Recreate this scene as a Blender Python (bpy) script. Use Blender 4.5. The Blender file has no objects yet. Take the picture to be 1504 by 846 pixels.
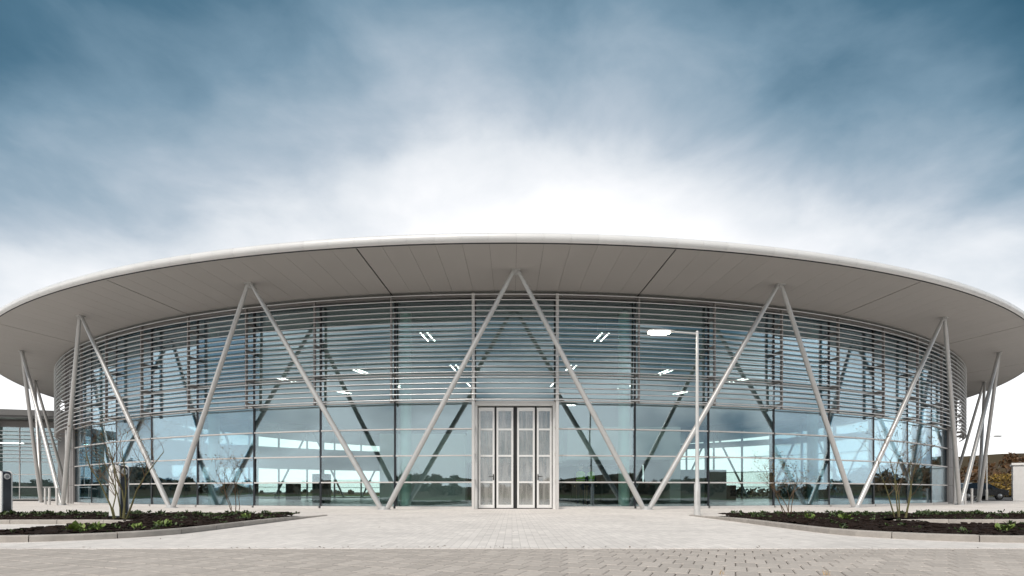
import bpy, bmesh, math, random
from mathutils import Vector, Matrix, noise
random.seed(7)
sc = bpy.context.scene
col = sc.collection
R = math.radians
sin, cos, pi = math.sin, math.cos, math.pi

# ------------------------------------------------------------------ camera
CAM_H = 0.627
cam = bpy.data.cameras.new('camera')
cam.sensor_width = 36.0
cam.lens = 36.0 * 807.0 / 1504.0
cam.shift_y = (722.9 - 423.0) / 1504.0
cam.clip_start = 0.05
cam.clip_end = 3000
cam_o = bpy.data.objects.new('camera', cam)
cam_o.location = (0.10, 0, CAM_H)
cam_o.rotation_euler = (R(90), 0, 0)
col.objects.link(cam_o)
sc.camera = cam_o

# ------------------------------------------------------------------ light
SUN_EL, SUN_AZ = 50.0, 205.0        # azimuth clockwise from +Y: behind the camera, a little to the left
sun = bpy.data.lights.new('sun', 'SUN')
sun.energy = 2.05
sun.angle = R(25)
sun.color = (1.0, 0.935, 0.86)
sun_o = bpy.data.objects.new('sun', sun)
d = Vector((sin(R(SUN_AZ)) * cos(R(SUN_EL)), cos(R(SUN_AZ)) * cos(R(SUN_EL)), sin(R(SUN_EL))))
sun_o.rotation_euler = d.to_track_quat('Z', 'Y').to_euler()
sun_o.location = (0, -20, 40)
col.objects.link(sun_o)

world = bpy.data.worlds.new('World')
sc.world = world
world.use_nodes = True
wt = world.node_tree
wt.nodes.clear()
def wn(t, **kw):
    n = wt.nodes.new(t)
    for k, v in kw.items():
        setattr(n, k, v)
    return n
def wmath(op, a, b=None, c=None, clamp=False):
    n = wn('ShaderNodeMath', operation=op, use_clamp=clamp)
    for i, v in enumerate((a, b, c)):
        if v is None: continue
        if isinstance(v, (int, float)): n.inputs[i].default_value = v
        else: wt.links.new(v, n.inputs[i])
    return n.outputs[0]
wout = wn('ShaderNodeOutputWorld')
wbg = wn('ShaderNodeBackground')
wbg.inputs['Strength'].default_value = 0.1
sky = wn('ShaderNodeTexSky', sky_type='NISHITA', sun_disc=False)
sky.sun_elevation = R(SUN_EL)
sky.sun_rotation = R(SUN_AZ)
sky.air_density = 1.2
sky.dust_density = 2.0
tc = wn('ShaderNodeTexCoord')
nrm = wn('ShaderNodeVectorMath', operation='NORMALIZE')
wt.links.new(tc.outputs['Generated'], nrm.inputs[0])
sep = wn('ShaderNodeSeparateXYZ')
wt.links.new(nrm.outputs[0], sep.inputs[0])
dx, dy, dz = sep.outputs
# soft cloud masses, a little flattened
cmb = wn('ShaderNodeCombineXYZ')
wt.links.new(dx, cmb.inputs[0]); wt.links.new(dy, cmb.inputs[1]); wt.links.new(wmath('MULTIPLY', dz, 1.9), cmb.inputs[2])
def cloud(scale, detail, rough, dist, off):
    mp = wn('ShaderNodeMapping')
    mp.inputs['Location'].default_value = (off, off * .37, off * .61)
    mp.inputs['Rotation'].default_value = (0, R(18), 0)
    wt.links.new(cmb.outputs[0], mp.inputs[0])
    n = wn('ShaderNodeTexNoise')
    n.inputs['Scale'].default_value = scale
    n.inputs['Detail'].default_value = detail
    n.inputs['Roughness'].default_value = rough
    n.inputs['Distortion'].default_value = dist
    wt.links.new(mp.outputs[0], n.inputs['Vector'])
    return n.outputs[0]
c1 = wmath('SUBTRACT', cloud(1.9, 3.0, 0.45, 0.15, 2.3), 0.5)
c2 = wmath('SUBTRACT', cloud(4.4, 8.0, 0.54, 0.25, 5.4), 0.5)
# thin bright cloud low in the sky and ahead, thick blue-grey cloud overhead
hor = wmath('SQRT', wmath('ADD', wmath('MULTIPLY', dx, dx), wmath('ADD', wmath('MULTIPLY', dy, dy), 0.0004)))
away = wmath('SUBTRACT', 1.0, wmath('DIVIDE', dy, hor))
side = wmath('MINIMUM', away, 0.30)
reflect_mask = wmath('MINIMUM', away, 0.70)
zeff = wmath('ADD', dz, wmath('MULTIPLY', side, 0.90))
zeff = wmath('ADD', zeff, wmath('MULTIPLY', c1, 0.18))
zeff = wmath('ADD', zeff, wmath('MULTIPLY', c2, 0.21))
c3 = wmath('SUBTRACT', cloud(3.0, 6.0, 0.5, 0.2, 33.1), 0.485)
zeff = wmath('ADD', zeff, wmath('MULTIPLY', wmath('MULTIPLY', reflect_mask, reflect_mask), wmath('MULTIPLY', c3, 3.2)))  # added cloud variation, mostly behind the camera, shaped for the glass reflections
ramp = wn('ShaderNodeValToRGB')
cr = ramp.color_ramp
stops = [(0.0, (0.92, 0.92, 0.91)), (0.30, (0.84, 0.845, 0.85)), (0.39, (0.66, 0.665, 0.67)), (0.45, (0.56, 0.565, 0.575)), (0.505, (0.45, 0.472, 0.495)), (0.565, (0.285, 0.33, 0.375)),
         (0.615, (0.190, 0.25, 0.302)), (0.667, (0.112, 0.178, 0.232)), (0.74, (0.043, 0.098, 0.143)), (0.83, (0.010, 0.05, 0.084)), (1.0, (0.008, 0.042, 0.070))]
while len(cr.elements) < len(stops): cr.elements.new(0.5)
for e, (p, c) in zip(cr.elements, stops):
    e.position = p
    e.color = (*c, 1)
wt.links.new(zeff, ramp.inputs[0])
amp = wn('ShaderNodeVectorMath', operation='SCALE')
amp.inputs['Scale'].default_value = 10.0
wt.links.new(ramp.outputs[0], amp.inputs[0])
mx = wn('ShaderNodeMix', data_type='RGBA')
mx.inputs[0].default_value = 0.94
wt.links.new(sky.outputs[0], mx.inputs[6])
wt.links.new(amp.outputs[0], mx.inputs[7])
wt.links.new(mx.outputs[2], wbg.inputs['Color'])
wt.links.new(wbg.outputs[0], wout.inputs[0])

vs = sc.view_settings
vs.view_transform = 'Standard'
vs.look = 'None'
vs.exposure = 0.85
vs.gamma = 1.0
vs.use_curve_mapping = False
sc.cycles.max_bounces = 10
sc.cycles.glossy_bounces = 5
sc.cycles.transparent_max_bounces = 24
sc.cycles.use_denoising = True
sc.cycles.caustics_reflective = False
sc.cycles.caustics_refractive = False

# ------------------------------------------------------------------ materials
def mat(name, color, rough=0.6, metal=0.0, var=0.08, scale=3.0, bump=0.0, bscale=40.0, spec=0.5, rnd=0.0, coat=0.0, tint=None):
    m = bpy.data.materials.new(name)
    m.use_nodes = True
    t = m.node_tree
    b = t.nodes['Principled BSDF']
    b.inputs['Roughness'].default_value = rough
    b.inputs['Metallic'].default_value = metal
    b.inputs['Specular IOR Level'].default_value = spec
    b.inputs['Coat Weight'].default_value = coat
    tcn = t.nodes.new('ShaderNodeTexCoord')
    n = t.nodes.new('ShaderNodeTexNoise')
    n.inputs['Scale'].default_value = scale
    n.inputs['Detail'].default_value = 6
    n.inputs['Roughness'].default_value = 0.6
    t.links.new(tcn.outputs['Object'], n.inputs['Vector'])
    mr = t.nodes.new('ShaderNodeMapRange')
    mr.inputs[1].default_value = 0.25; mr.inputs[2].default_value = 0.75
    mr.inputs[3].default_value = 1 - var; mr.inputs[4].default_value = 1 + var
    t.links.new(n.outputs[0], mr.inputs[0])
    fac = mr.outputs[0]
    if rnd:
        oi = t.nodes.new('ShaderNodeObjectInfo')
        r2 = t.nodes.new('ShaderNodeMapRange')
        r2.inputs[3].default_value = 1 - rnd; r2.inputs[4].default_value = 1 + rnd
        t.links.new(oi.outputs['Random'], r2.inputs[0])
        mm = t.nodes.new('ShaderNodeMath'); mm.operation = 'MULTIPLY'
        t.links.new(fac, mm.inputs[0]); t.links.new(r2.outputs[0], mm.inputs[1])
        fac = mm.outputs[0]
    sclr = t.nodes.new('ShaderNodeVectorMath'); sclr.operation = 'SCALE'
    sclr.inputs[0].default_value = color
    t.links.new(fac, sclr.inputs['Scale'])
    t.links.new(sclr.outputs[0], b.inputs['Base Color'])
    r3 = t.nodes.new('ShaderNodeMapRange')
    r3.inputs[3].default_value = max(0.02, rough - 0.08); r3.inputs[4].default_value = min(1, rough + 0.1)
    t.links.new(n.outputs[0], r3.inputs[0])
    t.links.new(r3.outputs[0], b.inputs['Roughness'])
    if bump:
        n2 = t.nodes.new('ShaderNodeTexNoise')
        n2.inputs['Scale'].default_value = bscale
        n2.inputs['Detail'].default_value = 5
        t.links.new(tcn.outputs['Object'], n2.inputs['Vector'])
        bp = t.nodes.new('ShaderNodeBump')
        bp.inputs['Strength'].default_value = bump
        bp.inputs['Distance'].default_value = 0.02
        t.links.new(n2.outputs[0], bp.inputs['Height'])
        t.links.new(bp.outputs[0], b.inputs['Normal'])
    return m

def glass_mat(name, tint, base, top, rough=0.0, wob=0.0, film=0.0, filmc=(.4, .4, .38)):
    """coated architectural glass: see-through with a mirror coat that strengthens at a slant"""
    m = bpy.data.materials.new(name)
    m.use_nodes = True
    t = m.node_tree
    t.nodes.remove(t.nodes['Principled BSDF'])
    out = t.nodes['Material Output']
    tr = t.nodes.new('ShaderNodeBsdfTransparent'); tr.inputs[0].default_value = (*tint, 1)
    gl = t.nodes.new('ShaderNodeBsdfGlossy'); gl.inputs['Roughness'].default_value = rough
    gl.inputs['Color'].default_value = (0.80, 0.91, 1.0, 1)
    lw = t.nodes.new('ShaderNodeFresnel'); lw.inputs['IOR'].default_value = 1.5
    mr = t.nodes.new('ShaderNodeMapRange')
    mr.inputs[1].default_value = 0.04; mr.inputs[2].default_value = 1.0
    mr.inputs[3].default_value = base; mr.inputs[4].default_value = top
    t.links.new(lw.outputs[0], mr.inputs[0])
    if wob:
        tcn = t.nodes.new('ShaderNodeTexCoord')
        n = t.nodes.new('ShaderNodeTexNoise'); n.inputs['Scale'].default_value = 0.7; n.inputs['Detail'].default_value = 1
        t.links.new(tcn.outputs['Object'], n.inputs['Vector'])
        bp = t.nodes.new('ShaderNodeBump'); bp.inputs['Strength'].default_value = wob; bp.inputs['Distance'].default_value = 0.02
        t.links.new(n.outputs[0], bp.inputs['Height'])
        t.links.new(bp.outputs[0], gl.inputs['Normal'])
    mxs = t.nodes.new('ShaderNodeMixShader')
    t.links.new(mr.outputs[0], mxs.inputs[0])
    last = tr.outputs[0]
    if film:
        df = t.nodes.new('ShaderNodeBsdfDiffuse'); df.inputs[0].default_value = (*filmc, 1)
        tcf = t.nodes.new('ShaderNodeTexCoord')
        mpf = t.nodes.new('ShaderNodeMapping'); mpf.inputs['Scale'].default_value = (9, 9, 1.2)
        nf = t.nodes.new('ShaderNodeTexNoise'); nf.inputs['Scale'].default_value = 1.0; nf.inputs['Detail'].default_value = 5
        t.links.new(tcf.outputs['Object'], mpf.inputs[0]); t.links.new(mpf.outputs[0], nf.inputs['Vector'])
        rf = t.nodes.new('ShaderNodeMapRange')
        rf.inputs[1].default_value = .3; rf.inputs[2].default_value = .7
        rf.inputs[3].default_value = film * .55; rf.inputs[4].default_value = min(1, film * 1.35)
        t.links.new(nf.outputs[0], rf.inputs[0])
        mf = t.nodes.new('ShaderNodeMixShader')
        t.links.new(rf.outputs[0], mf.inputs[0])
        t.links.new(last, mf.inputs[1]); t.links.new(df.outputs[0], mf.inputs[2])
        last = mf.outputs[0]
    t.links.new(last, mxs.inputs[1])
    t.links.new(gl.outputs[0], mxs.inputs[2])
    t.links.new(mxs.outputs[0], out.inputs[0])
    return m

def emit_mat(name, color, s):
    m = bpy.data.materials.new(name)
    m.use_nodes = True
    t = m.node_tree
    b = t.nodes['Principled BSDF']
    b.inputs['Base Color'].default_value = (0.8, 0.8, 0.8, 1)
    b.inputs['Emission Color'].default_value = (*color, 1)
    b.inputs['Emission Strength'].default_value = s
    return m

def paving_mat(name, color, bw, bh, rot, mortar, msize, var=0.1, patch=0.06):
    m = bpy.data.materials.new(name)
    m.use_nodes = True
    t = m.node_tree
    b = t.nodes['Principled BSDF']
    b.inputs['Roughness'].default_value = 0.82
    b.inputs['Specular IOR Level'].default_value = 0.3
    tcn = t.nodes.new('ShaderNodeTexCoord')
    mp = t.nodes.new('ShaderNodeMapping')
    mp.inputs['Rotation'].default_value = (0, 0, rot)
    t.links.new(tcn.outputs['Object'], mp.inputs[0])
    br = t.nodes.new('ShaderNodeTexBrick')
    br.inputs['Scale'].default_value = 1.0
    br.inputs['Brick Width'].default_value = bw
    br.inputs['Row Height'].default_value = bh
    br.inputs['Mortar Size'].default_value = msize
    br.inputs['Mortar Smooth'].default_value = 0.3
    br.inputs['Color1'].default_value = (*[c * (1 - var) for c in color], 1)
    br.inputs['Color2'].default_value = (*[min(1, c * (1 + var)) for c in color], 1)
    br.inputs['Mortar'].default_value = (*mortar, 1)
    t.links.new(mp.outputs[0], br.inputs['Vector'])
    n = t.nodes.new('ShaderNodeTexNoise'); n.inputs['Scale'].default_value = 0.55; n.inputs['Detail'].default_value = 8
    n.inputs['Roughness'].default_value = .65
    t.links.new(tcn.outputs['Object'], n.inputs['Vector'])
    mr = t.nodes.new('ShaderNodeMapRange')
    mr.inputs[1].default_value = .3; mr.inputs[2].default_value = .7
    mr.inputs[3].default_value = 1 - patch * 1.6; mr.inputs[4].default_value = 1 + patch
    t.links.new(n.outputs[0], mr.inputs[0])
    n3 = t.nodes.new('ShaderNodeTexNoise'); n3.inputs['Scale'].default_value = 60; n3.inputs['Detail'].default_value = 4
    t.links.new(tcn.outputs['Object'], n3.inputs['Vector'])
    mr3 = t.nodes.new('ShaderNodeMapRange')
    mr3.inputs[1].default_value = .3; mr3.inputs[2].default_value = .7
    mr3.inputs[3].default_value = .94; mr3.inputs[4].default_value = 1.06
    t.links.new(n3.outputs[0], mr3.inputs[0])
    mm = t.nodes.new('ShaderNodeMath'); mm.operation = 'MULTIPLY'
    t.links.new(mr.outputs[0], mm.inputs[0]); t.links.new(mr3.outputs[0], mm.inputs[1])
    s = t.nodes.new('ShaderNodeVectorMath'); s.operation = 'SCALE'
    t.links.new(br.outputs[0], s.inputs[0]); t.links.new(mm.outputs[0], s.inputs['Scale'])
    t.links.new(s.outputs[0], b.inputs['Base Color'])
    bp = t.nodes.new('ShaderNodeBump'); bp.inputs['Strength'].default_value = 0.5; bp.inputs['Distance'].default_value = 0.008
    bp.invert = True
    t.links.new(br.outputs['Fac'], bp.inputs['Height'])
    t.links.new(bp.outputs[0], b.inputs['Normal'])
    return m

def leaf_mat(name, c1, c2):
    m = bpy.data.materials.new(name)
    m.use_nodes = True
    t = m.node_tree
    b = t.nodes['Principled BSDF']
    b.inputs['Roughness'].default_value = 0.6
    g = t.nodes.new('ShaderNodeNewGeometry')
    mxr = t.nodes.new('ShaderNodeMix'); mxr.data_type = 'RGBA'
    mxr.inputs[6].default_value = (*c1, 1); mxr.inputs[7].default_value = (*c2, 1)
    t.links.new(g.outputs['Random Per Island'], mxr.inputs[0])
    t.links.new(mxr.outputs[2], b.inputs['Base Color'])
    return m

M = {}
M['plaza'] = paving_mat('plaza_paving', (0.74, 0.70, 0.665), 0.2, 0.1, R(90), (0.55, 0.52, 0.49), 0.0035, 0.08, 0.085)
M['road'] = paving_mat('road_paving', (0.43, 0.39, 0.355), 0.30, 0.17, R(68), (0.12, 0.11, 0.10), 0.007, 0.1)
M['paver'] = mat('grey_block_paver', (0.485, 0.44, 0.40), 0.85, var=0.12, scale=14, bump=0.35, bscale=120, spec=.25, rnd=0.10)
M['joint'] = mat('paver_joint_sand', (0.085, 0.075, 0.065), 0.95, var=0.3, scale=20, spec=.1)
M['kerb'] = mat('concrete_kerb', (0.38, 0.35, 0.32), 0.85, var=0.18, scale=5, bump=0.3, bscale=60, spec=.3, rnd=0.07)
M['soil'] = mat('dark_bark_soil', (0.022, 0.014, 0.011), 0.95, var=0.5, scale=25, bump=0.8, bscale=60, spec=.15)
M['grass'] = mat('grass_ground', (0.07, 0.085, 0.03), 0.95, var=0.35, scale=0.6, spec=.1)
M['asphalt'] = mat('asphalt', (0.055, 0.055, 0.056), 0.9, var=0.15, scale=2, bump=0.3, bscale=80)
M['hill'] = mat('hill_ground', (0.075, 0.055, 0.03), 0.95, var=0.3, scale=0.05, spec=.1)
M['soffit'] = mat('soffit_panel_grey', (0.395, 0.379, 0.364), 0.5, var=0.05, scale=0.5, spec=.35, rnd=0.015)
M['soffit_dark'] = mat('soffit_joint_dark', (0.03, 0.03, 0.03), 0.8, var=.1)
M['fascia'] = mat('fascia_metal_white', (0.72, 0.715, 0.71), 0.3, var=0.03, scale=1.2, spec=.6, rnd=0.03)
M['roof'] = mat('roof_membrane', (0.5, 0.5, 0.5), 0.6, var=.06)
M['steel'] = mat('painted_steel_grey', (0.51, 0.507, 0.50), 0.36, metal=0.3, var=0.05, scale=6, spec=.5)
M['alu'] = mat('aluminium_silver', (0.62, 0.60, 0.58), 0.38, metal=0.35, var=0.05, scale=5)
M['louver'] = mat('louver_aluminium', (0.72, 0.725, 0.73), 0.33, metal=0.5, var=0.05, scale=2)
M['post'] = mat('louver_post_grey', (0.36, 0.33, 0.32), 0.45, metal=0.3, var=0.06, scale=6)
M['mullion'] = mat('mullion_black', (0.012, 0.015, 0.02), 0.35, var=.15)
M['wing_roof'] = mat('wing_roof_grey', (0.13, 0.128, 0.125), 0.5, var=0.05, scale=1.5)
M['pier'] = mat('pier_cladding_grey', (0.26, 0.25, 0.245), 0.5, var=0.05, scale=1.5)
M['glass'] = glass_mat('facade_glass', (0.85, 0.96, 0.935), 0.18, 0.85, 0.0, 0.10)
M['rear_glass'] = glass_mat('rear_glass', (0.93, 0.97, 0.96), 0.05, 0.6)
M['door_glass'] = glass_mat('door_glass', (0.88, 0.92, 0.90), 0.14, 0.8, 0.02, 0.1, 0.42, (.58, .57, .54))
M['white_paint'] = mat('white_powder_coat', (0.80, 0.79, 0.77), 0.4, var=.04)
M['door_metal'] = mat('door_frame_silver', (0.74, 0.735, 0.72), 0.38, metal=0.1, var=.04)
M['black'] = mat('black_rubber', (0.012, 0.012, 0.013), 0.5, var=.2)
M['inner_white'] = mat('interior_white', (0.82, 0.83, 0.83), 0.7, var=.03)
M['inner_grey'] = mat('interior_grey', (0.30, 0.31, 0.32), 0.7, var=.06)
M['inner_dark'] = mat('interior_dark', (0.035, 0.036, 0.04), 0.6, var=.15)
M['inner_floor'] = mat('interior_floor', (0.42, 0.43, 0.41), 0.25, var=.05)
M['teal_column'] = mat('pale_green_column', (0.70, 0.90, 0.83), 0.4, var=.03)
M['card'] = mat('cardboard', (0.42, 0.33, 0.2), 0.8, var=.1)
M['strip'] = emit_mat('strip_light', (1.0, 0.96, 0.88), 8.0)
M['lamp'] = emit_mat('street_lamp_lens', (1.0, 0.94, 0.80), 22.0)
M['galv'] = mat('galvanised_pole', (0.60, 0.595, 0.58), 0.4, metal=0.35, var=.07, scale=8)
M['charger_white'] = mat('charger_white_shell', (0.78, 0.78, 0.76), 0.35, var=.03, coat=.3)
M['charger_dark'] = mat('charger_dark_shell', (0.017, 0.022, 0.035), 0.35, var=.1, coat=.3)
M['bark'] = mat('shrub_bark', (0.13, 0.085, 0.05), 0.85, var=.3, scale=30)
M['bark_green'] = mat('shrub_bark_mossy', (0.12, 0.11, 0.045), 0.85, var=.35, scale=30)
M['leaf'] = leaf_mat('groundcover_leaf', (0.022, 0.042, 0.013), (0.075, 0.115, 0.03))
M['leaf_bright'] = leaf_mat('bright_leaf', (0.10, 0.17, 0.035), (0.20, 0.26, 0.06))
M['leaf_shrub'] = leaf_mat('shrub_leaf', (0.10, 0.10, 0.02), (0.20, 0.10, 0.03))
M['autumn'] = leaf_mat('autumn_wood_leaf', (0.06, 0.035, 0.016), (0.15, 0.075, 0.028))
M['wood_dark'] = leaf_mat('evergreen_wood_leaf', (0.022, 0.030, 0.014), (0.07, 0.07, 0.03))
M['yellow'] = leaf_mat('yellow_bush_leaf', (0.13, 0.085, 0.015), (0.30, 0.19, 0.03))
M['car_paint'] = mat('car_paint_black', (0.012, 0.013, 0.015), 0.25, var=.05, coat=.8)
M['car_red'] = mat('car_paint_red', (0.16, 0.02, 0.018), 0.25, var=.05, coat=.8)
M['car_glass'] = mat('car_glass', (0.01, 0.012, 0.015), 0.08, var=.05, spec=.8)
M['tyre'] = mat('tyre', (0.015, 0.015, 0.015), 0.8, var=.1)
M['rim'] = mat('alloy_rim', (0.4, 0.4, 0.4), 0.3, metal=.8, var=.05)
M['head_light'] = mat('headlight_lens', (0.6, 0.6, 0.6), 0.15, var=.03)
M['render_wall'] = mat('white_cabin_wall', (0.68, 0.67, 0.66), 0.7, var=.07, scale=4, bump=.2, bscale=20)
M['skin'] = mat('skin', (0.45, 0.27, 0.19), 0.55, var=.05)
M['navy'] = mat('navy_cloth', (0.018, 0.026, 0.06), 0.85, var=.15)
M['hivis'] = mat('hi_vis_cloth', (0.42, 0.80, 0.05), 0.7, var=.06)
M['hivis_strip'] = mat('hi_vis_band', (0.7, 0.7, 0.68), 0.4, var=.04)
M['hair'] = mat('dark_hair', (0.02, 0.015, 0.012), 0.7, var=.2)
M['straw'] = leaf_mat('dry_grass', (0.42, 0.30, 0.14), (0.55, 0.38, 0.2))

# ------------------------------------------------------------------ mesh helpers
class MB:
    def __init__(s):
        s.v = []; s.f = []; s.mi = []
    def add(s, verts, faces, mi=0):
        o = len(s.v)
        s.v += [tuple(p) for p in verts]
        s.f += [tuple(o + i for i in f) for f in faces]
        s.mi += [mi] * len(faces)
    def box(s, x0, x1, y0, y1, z0, z1, mi=0, mtx=None):
        vs_ = [(x, y, z) for z in (z0, z1) for y in (y0, y1) for x in (x0, x1)]
        if mtx: vs_ = [mtx @ Vector(p) for p in vs_]
        s.add(vs_, [(0, 2, 3, 1), (4, 5, 7, 6), (0, 1, 5, 4), (2, 6, 7, 3), (0, 4, 6, 2), (1, 3, 7, 5)], mi)
    def cbox(s, x0, x1, y0, y1, z0, z1, c=0.01, mi=0, mtx=None):
        """box with its vertical and top edges chamfered"""
        def ring(i, z): return [(x0 + i, y0, z), (x1 - i, y0, z), (x1, y0 + i, z), (x1, y1 - i, z), (x1 - i, y1, z), (x0 + i, y1, z), (x0, y1 - i, z), (x0, y0 + i, z)]
        r0 = ring(c, z0); r1 = ring(c, z1 - c)
        r2 = [(x0 + c if x < (x0 + x1) / 2 else x1 - c, y0 + c if y < (y0 + y1) / 2 else y1 - c, z1) for x, y, z in r1]
        r2 = [(min(max(x, x0 + c), x1 - c), min(max(y, y0 + c), y1 - c), z1) for x, y, z in r1]
        vv = r0 + r1
        top = [(x0 + c, y0 + c, z1), (x1 - c, y0 + c, z1), (x1 - c, y1 - c, z1), (x0 + c, y1 - c, z1)]
        vv += top
        ff = [tuple(range(7, -1, -1))]
        for i in range(8):
            j = (i + 1) % 8
            ff.append((i, j, 8 + j, 8 + i))
        ff += [(8, 9, 17, 16), (10, 11, 18, 17), (12, 13, 19, 18), (14, 15, 16, 19), (9, 10, 17), (11, 12, 18), (13, 14, 19), (15, 8, 16), (16, 17, 18, 19)]
        if mtx: vv = [mtx @ Vector(p) for p in vv]
        s.add(vv, ff, mi)
    def tube(s, pts, rad, n=8, mi=0, cap=True):
        pts = [Vector(p) for p in pts]
        if isinstance(rad, (int, float)): rad = [rad] * len(pts)
        o = len(s.v)
        up = None
        for i, p in enumerate(pts):
            t = (pts[min(i + 1, len(pts) - 1)] - pts[max(i - 1, 0)]).normalized()
            if up is None:
                up = Vector((0, 0, 1)) if abs(t.z) < 0.95 else Vector((0, 1, 0))
            a = t.cross(up).normalized()
            b = a.cross(t).normalized()
            up = b
            for k in range(n):
                q = p + (a * cos(2 * pi * k / n) + b * sin(2 * pi * k / n)) * rad[i]
                s.v.append(tuple(q))
        for i in range(len(pts) - 1):
            for k in range(n):
                k2 = (k + 1) % n
                s.f.append((o + i * n + k, o + i * n + k2, o + (i + 1) * n + k2, o + (i + 1) * n + k)); s.mi.append(mi)
        if cap:
            s.f.append(tuple(o + k for k in range(n - 1, -1, -1))); s.mi.append(mi)
            e = o + (len(pts) - 1) * n
            s.f.append(tuple(e + k for k in range(n))); s.mi.append(mi)
    def arc(s, profile, a0, a1, n, mi=0, cap=True, closed=True):
        """sweep a (radius, z) profile round the z axis; angle 0 looks to -y"""
        o = len(s.v); m = len(profile)
        for i in range(n + 1):
            a = a0 + (a1 - a0) * i / n
            for (r, z) in profile:
                s.v.append((r * sin(a), -r * cos(a), z))
        for i in range(n):
            for k in range(m if closed else m - 1):
                k2 = (k + 1) % m
                s.f.append((o + i * m + k, o + i * m + k2, o + (i + 1) * m + k2, o + (i + 1) * m + k)); s.mi.append(mi)
        if cap and closed:
            s.f.append(tuple(o + k for k in range(m))); s.mi.append(mi)
            e = o + n * m
            s.f.append(tuple(e + k for k in range(m - 1, -1, -1))); s.mi.append(mi)
    def mesh(s, name, mats, smooth=False, fix=True):
        me = bpy.data.meshes.new(name)
        me.from_pydata(s.v, [], s.f)
        if not isinstance(mats, (list, tuple)): mats = [mats]
        for m in mats: me.materials.append(m)
        for p, i in zip(me.polygons, s.mi): p.material_index = i
        if fix:
            bm = bmesh.new(); bm.from_mesh(me)
            bmesh.ops.recalc_face_normals(bm, faces=bm.faces)
            bm.to_mesh(me); bm.free()
        if smooth:
            for p in me.polygons: p.use_smooth = True
            try: me.set_sharp_from_angle(angle=R(35))
            except Exception: pass
        return me

def link(name, data, parent=None, loc=None, rz=None):
    o = bpy.data.objects.new(name, data)
    col.objects.link(o)
    if parent: o.parent = parent
    if loc is not None: o.location = loc
    if rz is not None: o.rotation_euler = (0, 0, rz)
    return o
def build(mb, name, mats, parent=None, loc=None, rz=None, smooth=False, fix=True):
    return link(name, mb.mesh(name, mats, smooth, fix), parent, loc, rz)
def thing(name, label, cat, loc=(0, 0, 0), rz=0, group=None):
    o = bpy.data.objects.new(name, None)
    o.empty_display_size = 0.3
    col.objects.link(o)
    o.location = loc; o.rotation_euler = (0, 0, rz)
    return tag(o, label, cat, group)
def tag(o, label, cat, group=None):
    o['label'] = label; o['category'] = cat
    if group: o['group'] = group
    return o
def kind(o, k):
    o['kind'] = k
    return o
F = 807.0
def gp(u, v=None, Y=None, z=0.0):
    """a point of the place from where the photograph shows it: on the ground (v) or at depth Y"""
    if Y is None: Y = F * (CAM_H - z) / (v - 722.9)
    return Vector((0.10 + (u - 752) * Y / F, Y, z))

# ------------------------------------------------------------------ ground, paving
mb = MB()
N = 72
ring = [(0, 20)]
rads = [20, 60, 110, 160, 240, 420, 900]
pts = [(0, 20, -0.05)]
for r in rads:
    for k in range(N):
        a = 2 * pi * k / N
        pts.append((r * sin(a), 20 + r * cos(a), -0.05))
fs = [(0, 1 + k, 1 + (k + 1) % N) for k in range(N)]
for i in range(len(rads) - 1):
    for k in range(N):
        k2 = (k + 1) % N
        fs.append((1 + i * N + k, 1 + (i + 1) * N + k, 1 + (i + 1) * N + k2, 1 + i * N + k2))
mb.add(pts, fs)
kind(build(mb, 'ground', M['grass']), 'structure')
# car park tarmac round the far side
mb = MB(); mb.add([(-75, 6, -0.03), (75, 6, -0.03), (75, 78, -0.03), (-75, 78, -0.03)], [(0, 1, 2, 3)])
kind(build(mb, 'car_park', M['asphalt']), 'structure')
FRONT = 6.09
mb = MB()
xs = [-60 + i * 6 for i in range(17)] + [41.0]
ys = [FRONT, 12, 20, 30, 38.5]
for i in range(len(xs) - 1):
    for j in range(len(ys) - 1):
        mb.add([(xs[i], ys[j], 0.004), (xs[i + 1], ys[j], 0.004), (xs[i + 1], ys[j + 1], 0.004), (xs[i], ys[j + 1], 0.004)], [(0, 1, 2, 3)])
mb.add([(-60, FRONT, 0.004), (41, FRONT, 0.004), (41, FRONT, -0.03), (-60, FRONT, -0.03)], [(0, 1, 2, 3)])
kind(build(mb, 'plaza', M['plaza'], fix=False), 'structure')
# road of larger grey blocks in front: bed sheet, then blocks
road_bed = MB(); road_bed.add([(-70, -14, -0.012), (70, -14, -0.012), (70, FRONT, -0.012), (-70, FRONT, -0.012)], [(0, 1, 2, 3)])
road = kind(build(road_bed, 'road', M['joint']), 'structure')
AZ = R(-22)
LW, LL, GAP = 0.172, 0.295, 0.006
def paver_mesh(k):
    m = MB(); rr = random.Random(k)
    x, y = LW / 2 - GAP / 2, LL / 2 - GAP / 2
    m.cbox(-x, x, -y, y, -0.03, -0.0005 - rr.random() * 0.0015, 0.007)
    return m.mesh('paver', M['paver'])
pmesh = [paver_mesh(k) for k in range(5)]
cells = []
rng = random.Random(3)
ca, sa = cos(AZ), sin(AZ)
for i in range(-90, 91):
    for j in range(-60, 61):
        px_ = i * LW + (0.5 * LW if j % 2 else 0)
        py_ = j * LL
        X = px_ * ca - py_ * sa; Y = px_ * sa + py_ * ca + 5
        if 3.55 < Y < FRONT + 0.1 and abs(X) < Y * 0.95 + 0.4:
            cells.append((Y, X))
cells.sort(key=lambda c: (0 if (c[0] > 4.0 and abs(c[1] - .1) < c[0] * .932) else 1, c[0]))
near, far = cells[:300], cells[300:]
for Y, X in near:
    o = link('paver', rng.choice(pmesh), road, (X, Y, rng.uniform(-.0012, 0.0)), AZ)
mb = MB()
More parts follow.
